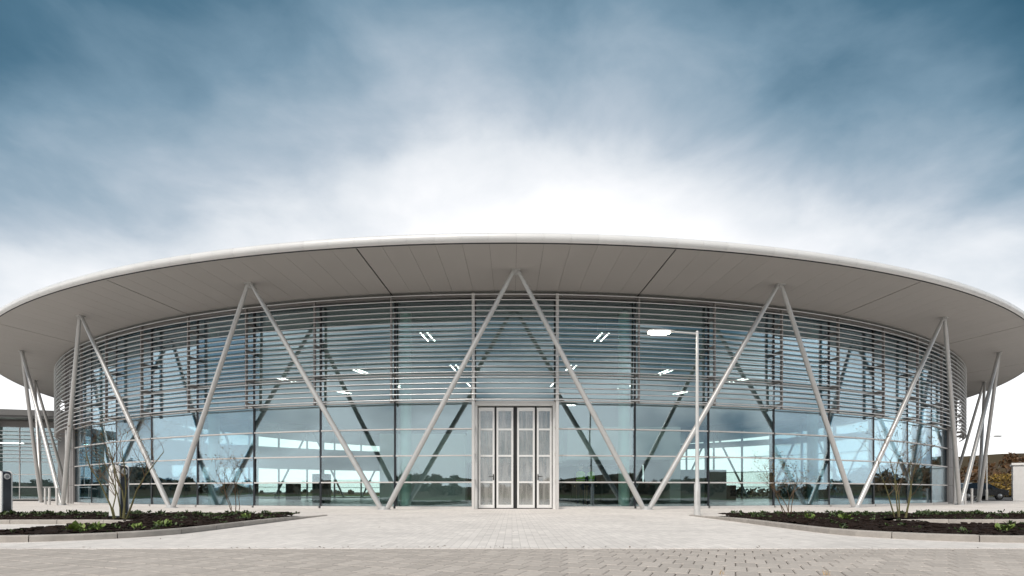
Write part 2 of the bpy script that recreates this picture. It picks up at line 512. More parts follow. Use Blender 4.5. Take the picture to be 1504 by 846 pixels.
for Y, X in far:
    mtx = Matrix.Translation((X, Y, rng.uniform(-.0012, 0))) @ Matrix.Rotation(AZ, 4, 'Z')
    x, y = LW / 2 - GAP / 2, LL / 2 - GAP / 2
    mb.cbox(-x, x, -y, y, -0.03, -0.001, 0.007, 0, mtx)
kind(build(mb, 'paver_field', M['paver'], road), 'stuff')
mb = MB(); mb.add([(-70, -14, -0.006), (70, -14, -0.006), (70, 3.5, -0.006), (-70, 3.5, -0.006)], [(0, 1, 2, 3)])
for sgn in (-1, 1):
    q = [(sgn * 3.75, 3.5, -0.006), (sgn * 70, 3.5, -0.006), (sgn * 70, FRONT, -0.006), (sgn * 6.3, FRONT, -0.006)]
    mb.add(q if sgn > 0 else q[::-1], [(0, 1, 2, 3)])
kind(build(mb, 'paving_beyond', M['road'], road, fix=False), 'stuff')

# ------------------------------------------------------------------ planting beds
def bed(sg, path_near, path_far, path_x, name_l):
    """raised bed on one side of the entrance path: kerb line along the path, rounded corner, then along the road"""
    # kerb centre line (outer edge), from building end towards road then sideways
    E = 4.80
    line = []
    for y in [14.6, 13.6, 12.6, 11.6, 10.6, 9.7, 8.8]:
        line.append((sg * E, y))
    cx, cy, rc = sg * (E + 1.7), 8.45, 1.7
    for k in range(1, 9):
        a = (pi / 2) * k / 8
        line.append((cx - sg * rc * cos(a), cy - rc * sin(a)))
    x = E + 1.7
    while x < 16:
        x += 0.9
        line.append((sg * x, 6.75 - 0.016 * (x - E - 1.7)))
    kerb = kind(link('kerb', None), 'structure')
    kerb.name = 'kerb'
    # kerb stones, each its own piece
    W_, Hh = 0.12, 0.09
    def stones(path, closed_dir):
        P = [Vector((p[0], p[1], 0)) for p in path]
        L = [0]
        for a, b in zip(P, P[1:]): L.append(L[-1] + (b - a).length)
        def at(s):
            for i in range(len(P) - 1):
                if s <= L[i + 1] + 1e-6:
                    t = (s - L[i]) / max(1e-6, L[i + 1] - L[i])
                    p = P[i].lerp(P[i + 1], t); dr = (P[min(i + 1, len(P) - 1)] - P[i]).normalized()
                    return p, dr
            return P[-1], (P[-1] - P[-2]).normalized()
        s0 = 0
        while s0 < L[-1] - 0.2:
            s1 = min(s0 + 0.915, L[-1])
            m = MB(); n = 4; prof = []
            dz_ = random.uniform(-.003, .003)
            for k in range(n + 1):
                s = s0 + 0.006 + (s1 - s0 - 0.012) * k / n
                p, dr = at(s)
                pa, _ = at(max(0, s - .25)); pb, _ = at(min(L[-1], s + .25))
                dr = (pb - pa).normalized()
                nn = Vector((-dr.y, dr.x, 0)) * closed_dir
                c = 0.016
                Hq = Hh if p.y < 11.5 else max(.03, Hh - (p.y - 11.5) * .024)
                prof.append([p + Vector((0, 0, -.02)), p + Vector((0, 0, Hq - c + dz_)), p + nn * c + Vector((0, 0, Hq + dz_)),
                             p + nn * (W_ - c) + Vector((0, 0, Hq + dz_)), p + nn * W_ + Vector((0, 0, Hq - c + dz_)), p + nn * W_ + Vector((0, 0, -.02))])
            vv = [q for pr in prof for q in pr]; ff = []
            for k in range(n):
                for q in range(6):
                    q2 = (q + 1) % 6
                    ff.append((k * 6 + q, k * 6 + q2, (k + 1) * 6 + q2, (k + 1) * 6 + q))
            ff += [tuple(range(6)), tuple(n * 6 + q for q in range(5, -1, -1))]
            m.add(vv, ff)
            build(m, 'kerb_stone', M['kerb'], kerb)
            s0 = s1
    stones(line, sg)
    # kerb round the bay that cuts into the bed
    inner = [(sg * 17, path_far), (sg * (path_x + .5), path_far), (sg * path_x, path_far - .5), (sg * path_x, path_near + .3)]
    stones([(sg * 17, path_far + .0), (sg * (path_x + .9), path_far), (sg * (path_x + .25), path_far - .18), (sg * path_x, path_far - .6)], -sg)
    # bay paving
    # soil: grid clipped to the bed, mounded
    def inside(x, y):
        ax = x * sg
        if ax < E + 0.13 or y > 14.3 - 0.0 * ax: return False
        if ax < E + 1.7 and y < 8.45:
            return (ax - E - 1.7) ** 2 + (y - 8.45) ** 2 < (1.7 - 0.13) ** 2
        if y < 6.75 - 0.016 * (ax - E - 1.7) + 0.13: return False
        if ax > path_x and path_near < y < path_far + .13: return False
        # tapered tip next to the path at the back
        if y > 12.2 and ax < E + .13 + (y - 12.2) * .25: return False
        return True
    st = 0.085
    idx = {}; vv = []; ff = []
    nx, ny = int(12 / st), int(8.2 / st)
    def vert(i, j):
        if (i, j) not in idx:
            x = sg * (E + i * st); y = 6.4 + j * st
            h = 0.085 + 0.045 * noise.noise(Vector((x * 1.3, y * 1.3, 0))) + 0.035 * noise.noise(Vector((x * 9, y * 9, 3))) + random.uniform(-.014, .014)
            idx[(i, j)] = len(vv); vv.append((x, y, max(h, 0.03)))
        return idx[(i, j)]
    ok = []
    for i in range(nx):
        for j in range(ny):
            x = sg * (E + (i + .5) * st); y = 6.4 + (j + .5) * st
            if inside(x, y):
                ff.append((vert(i, j), vert(i + 1, j), vert(i + 1, j + 1), vert(i, j + 1)))
                ok.append((x, y))
    m = MB(); m.add(vv, ff)
    so = kind(build(m, 'soil', M['soil'], fix=False), 'structure')
    # ground cover: one mass of small leafy tufts
    m = MB(); rr = random.Random(11 + sg)
    def tuft(m, x, y, z, h, nl, sp):
        for _ in range(nl):
            a = rr.random() * 2 * pi; t = rr.uniform(.2, 1.1)
            dr = Vector((cos(a) * sin(t), sin(a) * sin(t), cos(t)))
            b = Vector((x + rr.uniform(-sp, sp), y + rr.uniform(-sp, sp), z + rr.uniform(0, h * .35)))
            L_ = h * rr.uniform(.45, 1.0); w = L_ * rr.uniform(.16, .28)
            sd = Vector((-sin(a), cos(a), rr.uniform(-.3, .3))).normalized() * w
            tip = b + dr * L_ + Vector((0, 0, -L_ * .15))
            mid = b + dr * L_ * .55
            m.add([b, mid - sd, tip, mid + sd], [(0, 1, 2, 3)])
    n = 0
    while n < 280:
        x, y = rr.choice(ok)
        if noise.noise(Vector((x * .7, y * .7, 9))) < (0.02 if y < 10.5 else -.3): 
            if rr.random() < .8: continue
        tuft(m, x, y, .07, rr.uniform(.04, .11), rr.randint(8, 18), .05)
        n += 1
    # a fuller row along the back edge
    bk = [p for p in ok if p[1] > 12.6]
    for _ in range(210):
        x, y = rr.choice(bk)
        tuft(m, x, y, .07, rr.uniform(.05, .125), rr.randint(8, 20), .06)
    kind(build(m, 'ground_cover', M['leaf'], fix=False), 'stuff')
    # bark chips
    m = MB()
    for _ in range(2600):
        x, y = rr.choice(ok)
        a = rr.random() * pi; L_ = rr.uniform(.02, .05); w = L_ * .4
        mt = Matrix.Translation((x + rr.uniform(-.04, .04), y + rr.uniform(-.04, .04), .10 + .045 * noise.noise(Vector((x * 1.3, y * 1.3, 0))))) @ Matrix.Rotation(a, 4, 'Z') @ Matrix.Rotation(rr.uniform(-.5, .5), 4, 'X')
        m.box(-L_, L_, -w, w, -.006, .006, 0, mt)
    kind(build(m, 'bark_mulch', M['soil'], fix=False), 'stuff')
    return tuft
tuft = bed(-1, 8.1, 10.7, 7.0, 'left')
bed(1, 9.4, 10.9, 7.4, 'right')

def clump(u, v, h, n, sp, label, m='leaf_bright'):
    p = gp(u, v, z=.08)
    b = MB()
    tuft(b, 0, 0, 0, h, n, sp)
    o = build(b, 'leafy_clump', M[m], None, (p.x, p.y, .08), fix=False)
    tag(o, label, 'plant', 'leafy clumps in the planting beds')
clump(115, 782, .16, 34, .09, 'bright green leafy clump at the front edge of the left bed')
clump(142, 779, .13, 26, .08, 'bright green leafy clump just left of the nearest bare shrub')
clump(203, 777, .13, 22, .07, 'small green clump in the left bed right of the charging post')
clump(240, 775, .14, 30, .08, 'green clump in the middle of the left bed soil')
clump(362, 762, .14, 26, .07, 'green clump right beside the shrub in front of the rear left glass')
clump(1190, 765, .15, 24, .07, 'green clump between the two shrubs in the right bed')
clump(1240, 764, .15, 26, .08, 'wide green clump left of the larger right-hand shrub')
clump(1478, 781, .14, 26, .07, 'green clump at the far right edge of the front bed')

# ------------------------------------------------------------------ the round building
CY = 55.35
bld = thing('glass_pavilion', 'large round glass building with a wide disc roof on leaning V-shaped steel columns', 'building', (0, CY, 0), 0.0063)
RG, RL, RA, RB, RR = 34.81, 35.30, 36.84, 35.98, 38.54
ZT = 7.85
BAY = R(5)
def P(r, a, z): return (r * sin(a), -r * cos(a), z)
def soff(r): return 7.98 + (r - 35.4) * (8.27 - 7.98) / (38.54 - 35.4)

# roof: deck + dark lining behind the soffit panels
mb = MB()
mb.arc([(33.0, soff(33.0) + .06), (38.50, soff(38.5) + .05), (38.55, 8.40), (38.30, 8.60), (30.0, 9.3), (16, 10.0), (0.01, 10.3), (0.01, 7.95 + .0)], -pi, pi, 144, cap=False)
roof = build(mb, 'roof', M['roof'], bld)
mb = MB(); mb.arc([(33.05, soff(33.05) + .045), (38.48, soff(38.48) + .03), (38.48, soff(38.48) + .045), (33.05, soff(33.05) + .055)], -pi, pi, 144, cap=False)
build(mb, 'soffit_lining', M['soffit_dark'], roof)
DP = R(15 / 12)
def soffit_mesh(trim0, trim1):
    m = MB()
    g = 0.0034
    r0, r1 = 34.95, 38.47
    a0 = lambda r: (-DP / 2) + (g + trim0) / r
    a1 = lambda r: (DP / 2) - (g + trim1) / r
    vv = []
    for r in (r0, r1):
        for a in (a0(r), a1(r)):
            vv += [P(r, a, soff(r)), P(r, a, soff(r) + .025)]
    # order: r0a0 lo,hi ; r0a1 lo,hi ; r1a0 lo,hi ; r1a1 lo,hi
    m.add(vv, [(0, 2, 6, 4), (1, 5, 7, 3), (0, 1, 3, 2), (4, 6, 7, 5), (0, 4, 5, 1), (2, 3, 7, 6)])
    return m.mesh('soffit_panel', M['soffit'])
sm = {0: soffit_mesh(0, 0), 1: soffit_mesh(.022, 0), 2: soffit_mesh(0, .022)}
def fascia_mesh():
    m = MB(); g = R(.0025)
    prof = []
    for k in range(11):
        t = R(-75 + 150 * k / 10 + (12 if k > 8 else 0))
        prof.append((38.40 + .20 * cos(t), 8.435 + .175 * sin(t)))
    inner = [(r - .03, z) for r, z in prof[::-1]]
    inner[0] = (38.30, 8.60); 
    m.arc(prof + [(38.36, 8.60), (38.36, 8.29)], -DP / 2 + g, DP / 2 - g, 4)
    return m.mesh('fascia_panel', M['fascia'], smooth=True)
fm = fascia_mesh()
for k in range(-66, 66):
    a = (k + .5) * DP
    kk = (k - 6) % 12
    o = link('soffit_panel', sm[1 if kk == 0 else 2 if kk == 11 else 0], roof, rz=a)
    link('fascia_panel', fm, roof, rz=a)
mb = MB(); mb.arc([(38.36, 8.285), (38.52, 8.285), (38.58, 8.38), (38.56, 8.50), (38.36, 8.60)], 66 * DP, 2 * pi - 66 * DP, 90)
build(mb, 'rear_fascia', M['fascia'], roof)
# shadow gap trim along the inner edge of the fascia
mb = MB(); mb.arc([(38.472, 8.255), (38.50, 8.255), (38.50, 8.285), (38.472, 8.285)], -R(82), R(82), 160)
build(mb, 'drip_trim', M['soffit_dark'], roof)
mb = MB(); mb.arc([(34.80, 7.885), (34.96, 7.885), (34.96, 7.975), (34.80, 7.975)], -R(60), R(60), 120)
build(mb, 'head_trim', M['post'], roof)

# V columns
PH = R(15)
def leg_mesh(s):
    m = MB()
    top = Vector(P(RA, s * R(.13), soff(RA) - .04)); bot = Vector(P(RB, s * (PH / 2 - R(.17)), 0.03))
    pts = [top.lerp(bot, t) for t in (0, .03, .06, .35, .7, .94, .97, 1)]
    m.tube(pts, [.062, .069, .076, .088, .096, .098, .093, .085], 20)
    return m.mesh('leg', M['steel'], smooth=True)
legm = {s: leg_mesh(s) for s in (-1, 1)}
def node_mesh():
    m = MB()
    m.arc([(RA - .13, soff(RA) - .012), (RA + .13, soff(RA) + .012), (RA + .13, soff(RA) - .018), (RA - .13, soff(RA) - .042)], -R(.24), R(.24), 3)
    p = P(RA, 0, soff(RA))
    m.tube([(0, -RA, soff(RA) + .0), (0, -RA, soff(RA) - .14)], [.09, .10], 16)
    return m.mesh('column_head', M['steel'])
nm = node_mesh()
def foot_mesh():
    m = MB()
    p = P(RB, PH / 2, 0)
    m.tube([(p[0], p[1], .0), (p[0], p[1], .022)], [.24, .235], 20)
    m.tube([(p[0], p[1], .02), (p[0], p[1], .12)], [.15, .13], 16)
    return m.mesh('foot_plate', M['steel'])
ftm = foot_mesh()
for k in range(-6, 7):
    h = link('v_column', nm, bld, rz=k * PH)
    for s in (-1, 1):
        link('leg', legm[s], h)
    link('foot_plate', ftm, h)

# facade: mullions, panes, transoms
A_END = 8.5 * BAY
ZR = [0.09, 1.0, 2.0, 3.0, 4.02, 5.03, ZT]
def pane_mesh(z0, z1):
    m = MB()
    hw = RG * sin(BAY / 2) - .012
    y = -RG * cos(BAY / 2)
    m.box(-hw, hw, y - .006, y + .006, z0 - (z0 + z1) / 2 + .01, (z1 - z0) / 2 - .01)
    # origin on the pane's own centre
    return m
pmesh_ = []
for z0, z1 in zip(ZR, ZR[1:]):
    m = MB(); hw = RG * sin(BAY / 2) - .012
    m.box(-hw, hw, -.006, .006, -(z1 - z0) / 2 + .01, (z1 - z0) / 2 - .01)
    pmesh_.append(m.mesh('glass_pane', M['glass']))
rr = random.Random(21)
for b in range(-8, 9):
    a = b * BAY
    for i, (z0, z1) in enumerate(zip(ZR, ZR[1:])):
        if b == 0 and i < 4: continue
        o = link('glass_pane', pmesh_[i], bld, P(RG * cos(BAY / 2), a, (z0 + z1) / 2))
        o.rotation_euler = (R(rr.gauss(0, .20)), 0, a + R(rr.gauss(0, .30)))
# mullion behind the glass
m = MB(); m.cbox(-.045, .045, -RG + .012, -RG + .19, .02, ZT + .1, .006); mullm = m.mesh('mullion', M['mullion'])
m = MB(); m.box(-.04, .04, -RG - .022, -RG - .006, .02, ZT + .05); capm = m.mesh('mullion_seal', M['mullion'])
# louver post with bracket arms
m = MB()
m.cbox(-.030, .030, -RL + .02, -RL + .13, 3.93, ZT + .06, .006)
for z in (4.03, 4.97, 6.12, 7.22): m.box(-.022, .022, -RL + .12, -RG - .024, z, z + .13)
postm = m.mesh('louver_post', M['post'])
m = MB()
m.cbox(-.055, .055, -RL - .02, -RL + .13, .0, ZT + .06, .01)
for z in (1.0, 2.0, 3.0, 4.03, 4.97, 6.12, 7.22): m.box(-.03, .03, -RL + .12, -RG - .024, z, z + .10)
dpostm = m.mesh('entrance_post', M['alu'])
for b in range(-9, 9):
    a = (b + .5) * BAY
    mu = link('mullion', mullm, bld, rz=a)
    link('mullion_seal', capm, mu)
    if b in (-1, 0): link('entrance_post', dpostm, bld, rz=a)
    else: link('louver_post', postm, bld, rz=a)
for b in (-11, -10, 9, 10): link('louver_post', postm, bld, rz=(b + .5) * BAY)
# transoms: silver cap bars, one per bay
m = MB(); hw = RG * sin(BAY / 2) - .042
y = -RG * cos(BAY / 2)
m.box(-hw, hw, y - .062, y - .0075, -.026, .026); m.box(-hw, hw, y + .0075, y + .09, -.022, .022)
transm = m.mesh('transom', M['alu'])
for b in range(-8, 9):
    for z in ZR[1:-1]:
        if b == 0 and z < 4: continue
        link('transom', transm, bld, (0, 0, z), b * BAY)
m = MB()
m.box(-hw, hw, y - .09, y + .12, 0.0, .09)
sillm = m.mesh('sill', M['alu'])
for b in range(-8, 9):
    if b: link('sill', sillm, bld, rz=b * BAY)
# louver blades: 20 long curved blades
for i in range(20):
    z = 4.02 + i * (7.847 - 4.02) / 19
    m = MB()
    prof = []
    for k in range(6):   # rounded nose, thin tail, a little tilted
        t = R(90 + 180 * k / 5)
        prof.append((RL + .045 - .024 * cos(t) * -1 * 0 + .024 * -cos(t), .024 * sin(t)))
    prof = [(RL + .05 + .022 * cos(R(-90 + 36 * k)), .022 * sin(R(-90 + 36 * k))) for k in range(6)] + [(RL - .025, .017), (RL - .025, -.004)]
    m.arc([(r, z + zz + (r - RL) * -.10) for r, zz in prof], -R(58), R(58), 174)
    build(m, 'louver_blade', M['louver'], bld, smooth=True)
# end piers closing the curved glass
for s in (-1, 1):
    m = MB()
    a0, a1 = A_END + R(.12), A_END + R(4.6)
    m.arc([(RG - .35, 0), (RG + .10, 0), (RG + .10, ZT + .08), (RG - .35, ZT + .08)], s * a0, s * a1, 8)
    pr = build(m, 'pier', M['pier'], bld)
    for z in (1.0, 2.0, 3.0, 4.02, 5.03, 6.4):
        m = MB(); m.arc([(RG + .095, z - .006), (RG + .104, z - .006), (RG + .104, z + .006), (RG + .095, z + .006)], s * a0, s * a1, 8)
        build(m, 'panel_joint', M['soffit_dark'], pr)
    m = MB(); p = P(RG + .28, s * (A_END + R(1.0)), 0)
    m.tube([(p[0], p[1], 0), (p[0], p[1], ZT + .1)], .085, 14)
    build(m, 'down_pipe', M['alu'], bld, smooth=True)

# entrance: folding door of four leaves
yd = -RG + .10
m = MB()
for s in (-1, 1): m.cbox(s * 1.46 - .055, s * 1.46 + .055, yd - .10, yd + .12, 0, 3.86, .01)
m.cbox(-1.515, 1.515, yd - .11, yd + .12, 3.862, 4.0, .01)
build(m, 'door_frame', M['door_metal'], bld)
m = MB(); m.box(-1.40, 1.40, yd - .06, yd + .10, .0, .03); build(m, 'threshold', M['black'], bld)
m = MB()
for x in (-.735, 0.004, .775): m.box(x - (.055 if abs(x) < .1 else .03), x + (.055 if abs(x) < .1 else .03), yd + .03, yd + .08, .03, 3.85)
build(m, 'door_gasket', M['black'], bld)
leaves = [(-1.375, -.775, 0), (-.70, -.07, 0), (.075, .735, 0), (.815, 1.375, 0)]
for x0, x1, ang in leaves:
    m = MB(); st = .075
    ZL0, ZL1 = .035, 3.80
    rails = [(ZL0, ZL0 + .12), (.965, 1.035), (1.955, 2.025), (2.945, 3.015), (ZL1 - .13, ZL1)]
    m.cbox(x0, x0 + st, yd - .04, yd + .01, ZL0, ZL1, .006); m.cbox(x1 - st, x1, yd - .04, yd + .01, ZL0, ZL1, .006)
    for z0, z1 in rails: m.box(x0 + st - .006, x1 - st + .006, yd - .036, yd + .006, z0, z1)
    lf = build(m, 'door_leaf', M['door_metal'], bld)
    for (za, zb) in zip(rails, rails[1:]):
        m = MB(); m.box(x0 + st + .001, x1 - st - .001, yd - .014, yd - .004, za[1] + .001, zb[0] - .001)
        build(m, 'pane', M['door_glass'], lf)
    if x0 < -1 or x0 > .8:
        hx = x1 - .04 if x0 < 0 else x0 + .04
        s = -1 if x0 < 0 else 1
        m = MB()
        m.cbox(hx - .02, hx + .02, yd - .05, yd - .038, 1.08, 1.30, .004)
        m.tube([(hx, yd - .05, 1.22), (hx, yd - .10, 1.22), (hx + s * .02, yd - .115, 1.22), (hx + s * .17, yd - .115, 1.215)], .013, 8)
        build(m, 'handle', M['black'], lf)

# ------------------------------------------------------------------ inside the building
mb = MB(); mb.arc([(0.01, .012), (RG - .05, .012)], -pi, pi, 96, cap=False, closed=False)
build(mb, 'floor', M['inner_floor'], bld, fix=False)
mb = MB(); mb.arc([(0.01, 7.55), (33.9, 7.55), (33.9, 7.62), (0.01, 7.62)], -pi, pi, 96, cap=False)
build(mb, 'ceiling', M['inner_white'], bld)
mb = MB(); mb.arc([(33.9, 7.3), (34.0, 7.3), (34.0, 8.0), (33.9, 8.0)], -R(60), R(60), 60)
build(mb, 'ceiling_edge', M['inner_grey'], bld)
# columns just inside the glass, in line with the feet of the V columns
for k in range(-4, 4):
    a = (k + .5) * PH
    if abs(a) > R(40): continue
    m = MB(); p = P(RG - .42, a * 0.985 + (R(.35) if a < 0 else -R(.35)), 0)
    m.tube([(p[0], p[1], .012), (p[0], p[1], 7.54)], .215, 20)
    build(m, 'inner_column', M['teal_column'], bld, smooth=True)
# strip lights in radial rows on the ceiling
m = MB()
for sx in (-.14, .14):
    m.box(sx - .035, sx + .035, -.62, .62, -.05, .0, 0)
    m.box(sx - .022, sx + .022, -.6, .6, -.056, -.051, 1)
m.box(-.18, .18, -.06, .06, 0, .5, 0)
lightm = m.mesh('ceiling_light', [M['inner_white'], M['strip']])
for a in (-39, -28, -17, -6.2, 6.2, 17, 28, 39):
    for r in (33.0, 27.4, 23.0):
        if (abs(a) > 30) or (r > 30 and abs(a) > 10): continue
        p = P(r, R(a), 7.04)
        link('ceiling_light', lightm, bld, p, R(a))
# rear curved wall of windows
RYC, RRR = 30 - CY, 34.0
def PR(a, z, r=RRR): return (r * sin(a), RYC + r * cos(a), z)
NB = 26
da = R(124) / NB
hwr = RRR * sin(da / 2)
m = MB()
m.box(-hwr, hwr, -.05, .05, 0, .12); m.box(-hwr, hwr, -.05, .05, 2.95, 3.05); m.box(-hwr, hwr, -.04, .04, 1.1, 1.15)
m.box(-hwr, hwr, -.14, .14, 3.05, 5.1); m.box(-hwr, hwr, -.05, .05, 7.0, 7.55)
m.box(-hwr - .06, -hwr + .06, -.16, .1, 0, 7.5)
wina = m.mesh('rear_window_frame', M['inner_grey'])
m = MB()
m.box(-hwr, hwr, -.05, .05, 0, .12)
for z in (1.1, 2.6, 4.1): m.box(-hwr, hwr, -.04, .04, z, z + .07)
m.box(-hwr, hwr, -.12, .12, 5.2, 5.75); m.box(-hwr, hwr, -.05, .05, 6.9, 7.55)
m.box(-hwr - .06, -hwr + .06, -.16, .1, 0, 7.5)
winb = m.mesh('rear_window_frame', M['inner_grey'])
m = MB(); m.box(-hwr + .06, hwr - .06, -.006, .006, .12, 7.0); rpane = m.mesh('rear_pane', M['rear_glass'])
for k in range(NB):
    a = -R(62) + (k + .5) * da
    p = PR(a, 0, RRR * cos(da / 2))
    f = link('rear_window_frame', wina if a < R(4) else winb, bld, p, -a)
    link('rear_pane', rpane, f)
# leaning braces outside the rear windows
m = MB()
for s in (-1, 1): m.tube([(0, .9, 7.6), (s * 3.6, .9, 0)], .10, 10)
bracem = m.mesh('rear_brace', M['steel'])
for k in range(8):
    a = R(-52 + k * 14.9)
    link('rear_brace', bracem, bld, PR(a, 0), -a)
# core with a service counter in the middle of the hall
core = MB()
core.box(-9.0, -3.2, -18.0, -12.0, .012, 4.6); core.box(-3.2, 3.6, -16.5, -12.0, 2.7, 5.2)
core.box(3.6, 11.0, -19.5, -12.5, 2.75, 4.9); core.box(10.3, 11.0, -19.5, -12.5, .012, 2.75)
build(core, 'core_wall', M['inner_white'], bld)
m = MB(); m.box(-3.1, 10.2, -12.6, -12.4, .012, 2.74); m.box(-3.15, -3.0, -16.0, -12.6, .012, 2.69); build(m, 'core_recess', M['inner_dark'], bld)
m = MB(); m.cbox(4.0, 9.6, -18.6, -17.6, .012, 1.1, .02); build(m, 'counter', M['inner_dark'], bld)
m = MB()
for (x, y, w, h_) in [(5.0, -25, 1.4, 1.9), (6.8, -24, 1.0, 1.2), (-15, -14, 1.2, 2.0), (-17.8, -12, 1.0, 1.3), (12.5, -14, 1.2, 1.8), (17, -10, 1.6, 1.2)]:
    b = MB(); b.cbox(x, x + w, y, y + w * .6, .012, h_, .03); build(b, 'cabinet', M['inner_dark'], bld)
# flight of half-height partitions
for (x0, x1, y_, h_) in [(11.2, 15, -17, 2.2)]:
    b = MB(); b.box(x0, x1, y_, y_ + .12, .012, h_); build(b, 'partition', M['inner_grey'], bld)

# ------------------------------------------------------------------ people inside
def person(label, loc, rz, spread, vest_full):
    t = thing('person', label, 'person', loc, rz, 'people standing inside the hall')
    me = bpy.data.meshes.new('body')
    V = []; E = []; Rd = []
    def v(p, r, par=None):
        V.append(p); Rd.append(r)
        if par is not None: E.append((par, len(V) - 1))
        return len(V) - 1
    pel = v((0, 0, .95), (.155, .115))
    w = v((0, 0, 1.10), (.14, .105), pel)
    ch = v((0, .01, 1.30), (.175, .12), w)
    sh = v((0, 0, 1.44), (.12, .09), ch)
    nk = v((0, -.01, 1.52), (.058, .058), sh)
    hd = v((0, -.02, 1.60), (.075, .09), nk)
    h2 = v((0, -.025, 1.69), (.078, .098), hd)
    h3 = v((0, -.02, 1.76), (.045, .055), h2)
    for s in (-1, 1):
        s1 = v((s * .19, 0, 1.42), (.062, .062), sh)
        e = v((s * (.25 + spread), .02, 1.14), (.046, .046), s1)
        e2 = v((s * (.24 + spread), -.08, .93), (.036, .036), e)
        v((s * (.23 + spread), -.11, .84), (.034, .022), e2)
        h_ = v((s * .095, 0, .87), (.092, .098), pel)
        k_ = v((s * .12, -.01, .50), (.062, .066), h_)
        a_ = v((s * .13, .02, .10), (.043, .046), k_)
        f_ = v((s * .14, -.03, .05), (.045, .045), a_)
        v((s * .15, -.15, .04), (.042, .035), f_)
    me.from_pydata(V, E, [])
    o = link('body', me, t)
    md = o.modifiers.new('skin', 'SKIN')
    for i, sv in enumerate(me.skin_vertices[0].data):
        sv.radius = Rd[i]; sv.use_root = (i == 0)
    o.modifiers.new('sub', 'SUBSURF').levels = 2
    o.modifiers['sub'].render_levels = 2
    dg = bpy.context.evaluated_depsgraph_get()
    ev = o.evaluated_get(dg)
    m2 = bpy.data.meshes.new_from_object(ev)
    o.modifiers.clear()
    o.data = m2
    m2.materials.clear()
    for k in ('skin', 'navy'): m2.materials.append(M[k])
    for p in m2.polygons:
        c = p.center
        p.use_smooth = True
        p.material_index = 0 if (c.z > 1.49 or (abs(c.x) > .16 and c.z < .90)) else 1
    # vest: shell round the torso
    m = MB(); n = 20; prof = [(1.0, .165, .125), (1.1, .160, .125), (1.25, .187, .138), (1.36, .195, .138), (1.44, .165, .12), (1.48, .10, .085)]
    vv = []
    for z, a, b in prof:
        for k in range(n):
            vv.append((a * 1.06 * cos(2 * pi * k / n), .005 + b * 1.06 * sin(2 * pi * k / n), z))
    ff = [(i * n + k, i * n + (k + 1) % n, (i + 1) * n + (k + 1) % n, (i + 1) * n + k) for i in range(len(prof) - 1) for k in range(n)]
    m.add(vv, ff)
    if not vest_full:
        for i, f in enumerate(m.f):
            k = i % n
            if k in (13, 14, 15, 16): m.mi[i] = 1
    ve = build(m, 'vest', [M['hivis'], M['navy']], t, smooth=True)
    m = MB(); vv = []
    for z in (1.10, 1.15):
        for k in range(n): vv.append((.180 * cos(2 * pi * k / n), .005 + .142 * sin(2 * pi * k / n), z))
    m.add(vv, [(k, (k + 1) % n, n + (k + 1) % n, n + k) for k in range(n)])
    build(m, 'reflective_band', M['hivis_strip'], ve)
    m = MB(); vv = []
    for i in range(6):
        th = R(90 - i * 20)
        for k in range(14):
            vv.append((.094 * cos(th) * cos(2 * pi * k / 14), -.015 + .112 * cos(th) * sin(2 * pi * k / 14) , 1.675 + .115 * sin(th) - (0.02 if k in (9, 10, 11, 12) else 0) * 0))
    m.add(vv, [(i * 14 + k, i * 14 + (k + 1) % 14, (i + 1) * 14 + (k + 1) % 14, (i + 1) * 14 + k) for i in range(5) for k in range(14)])
    build(m, 'hair', M['hair'], t, smooth=True)
    # face: nose and ears
    m = MB()
    m.add([(-.012, -.115, 1.64), (.012, -.115, 1.64), (0, -.142, 1.63), (0, -.112, 1.69)], [(0, 1, 2), (0, 2, 3), (1, 3, 2), (0, 3, 1)])
    for s in (-1, 1): m.tube([(s * .075, -.02, 1.63), (s * .092, -.01, 1.66), (s * .078, -.02, 1.69)], [.01, .016, .01], 6)
    build(m, 'face', M['skin'], t)
    return t
g = gp(853, Y=22.4)
person('person in dark clothes and open yellow-green vest, left of the two behind the glass', (g.x, g.y, .012), R(160), .04, False)
g = gp(867, Y=22.8)
person('person in bright yellow-green vest, right of the two behind the glass', (g.x, g.y, .012), R(20), .0, True)

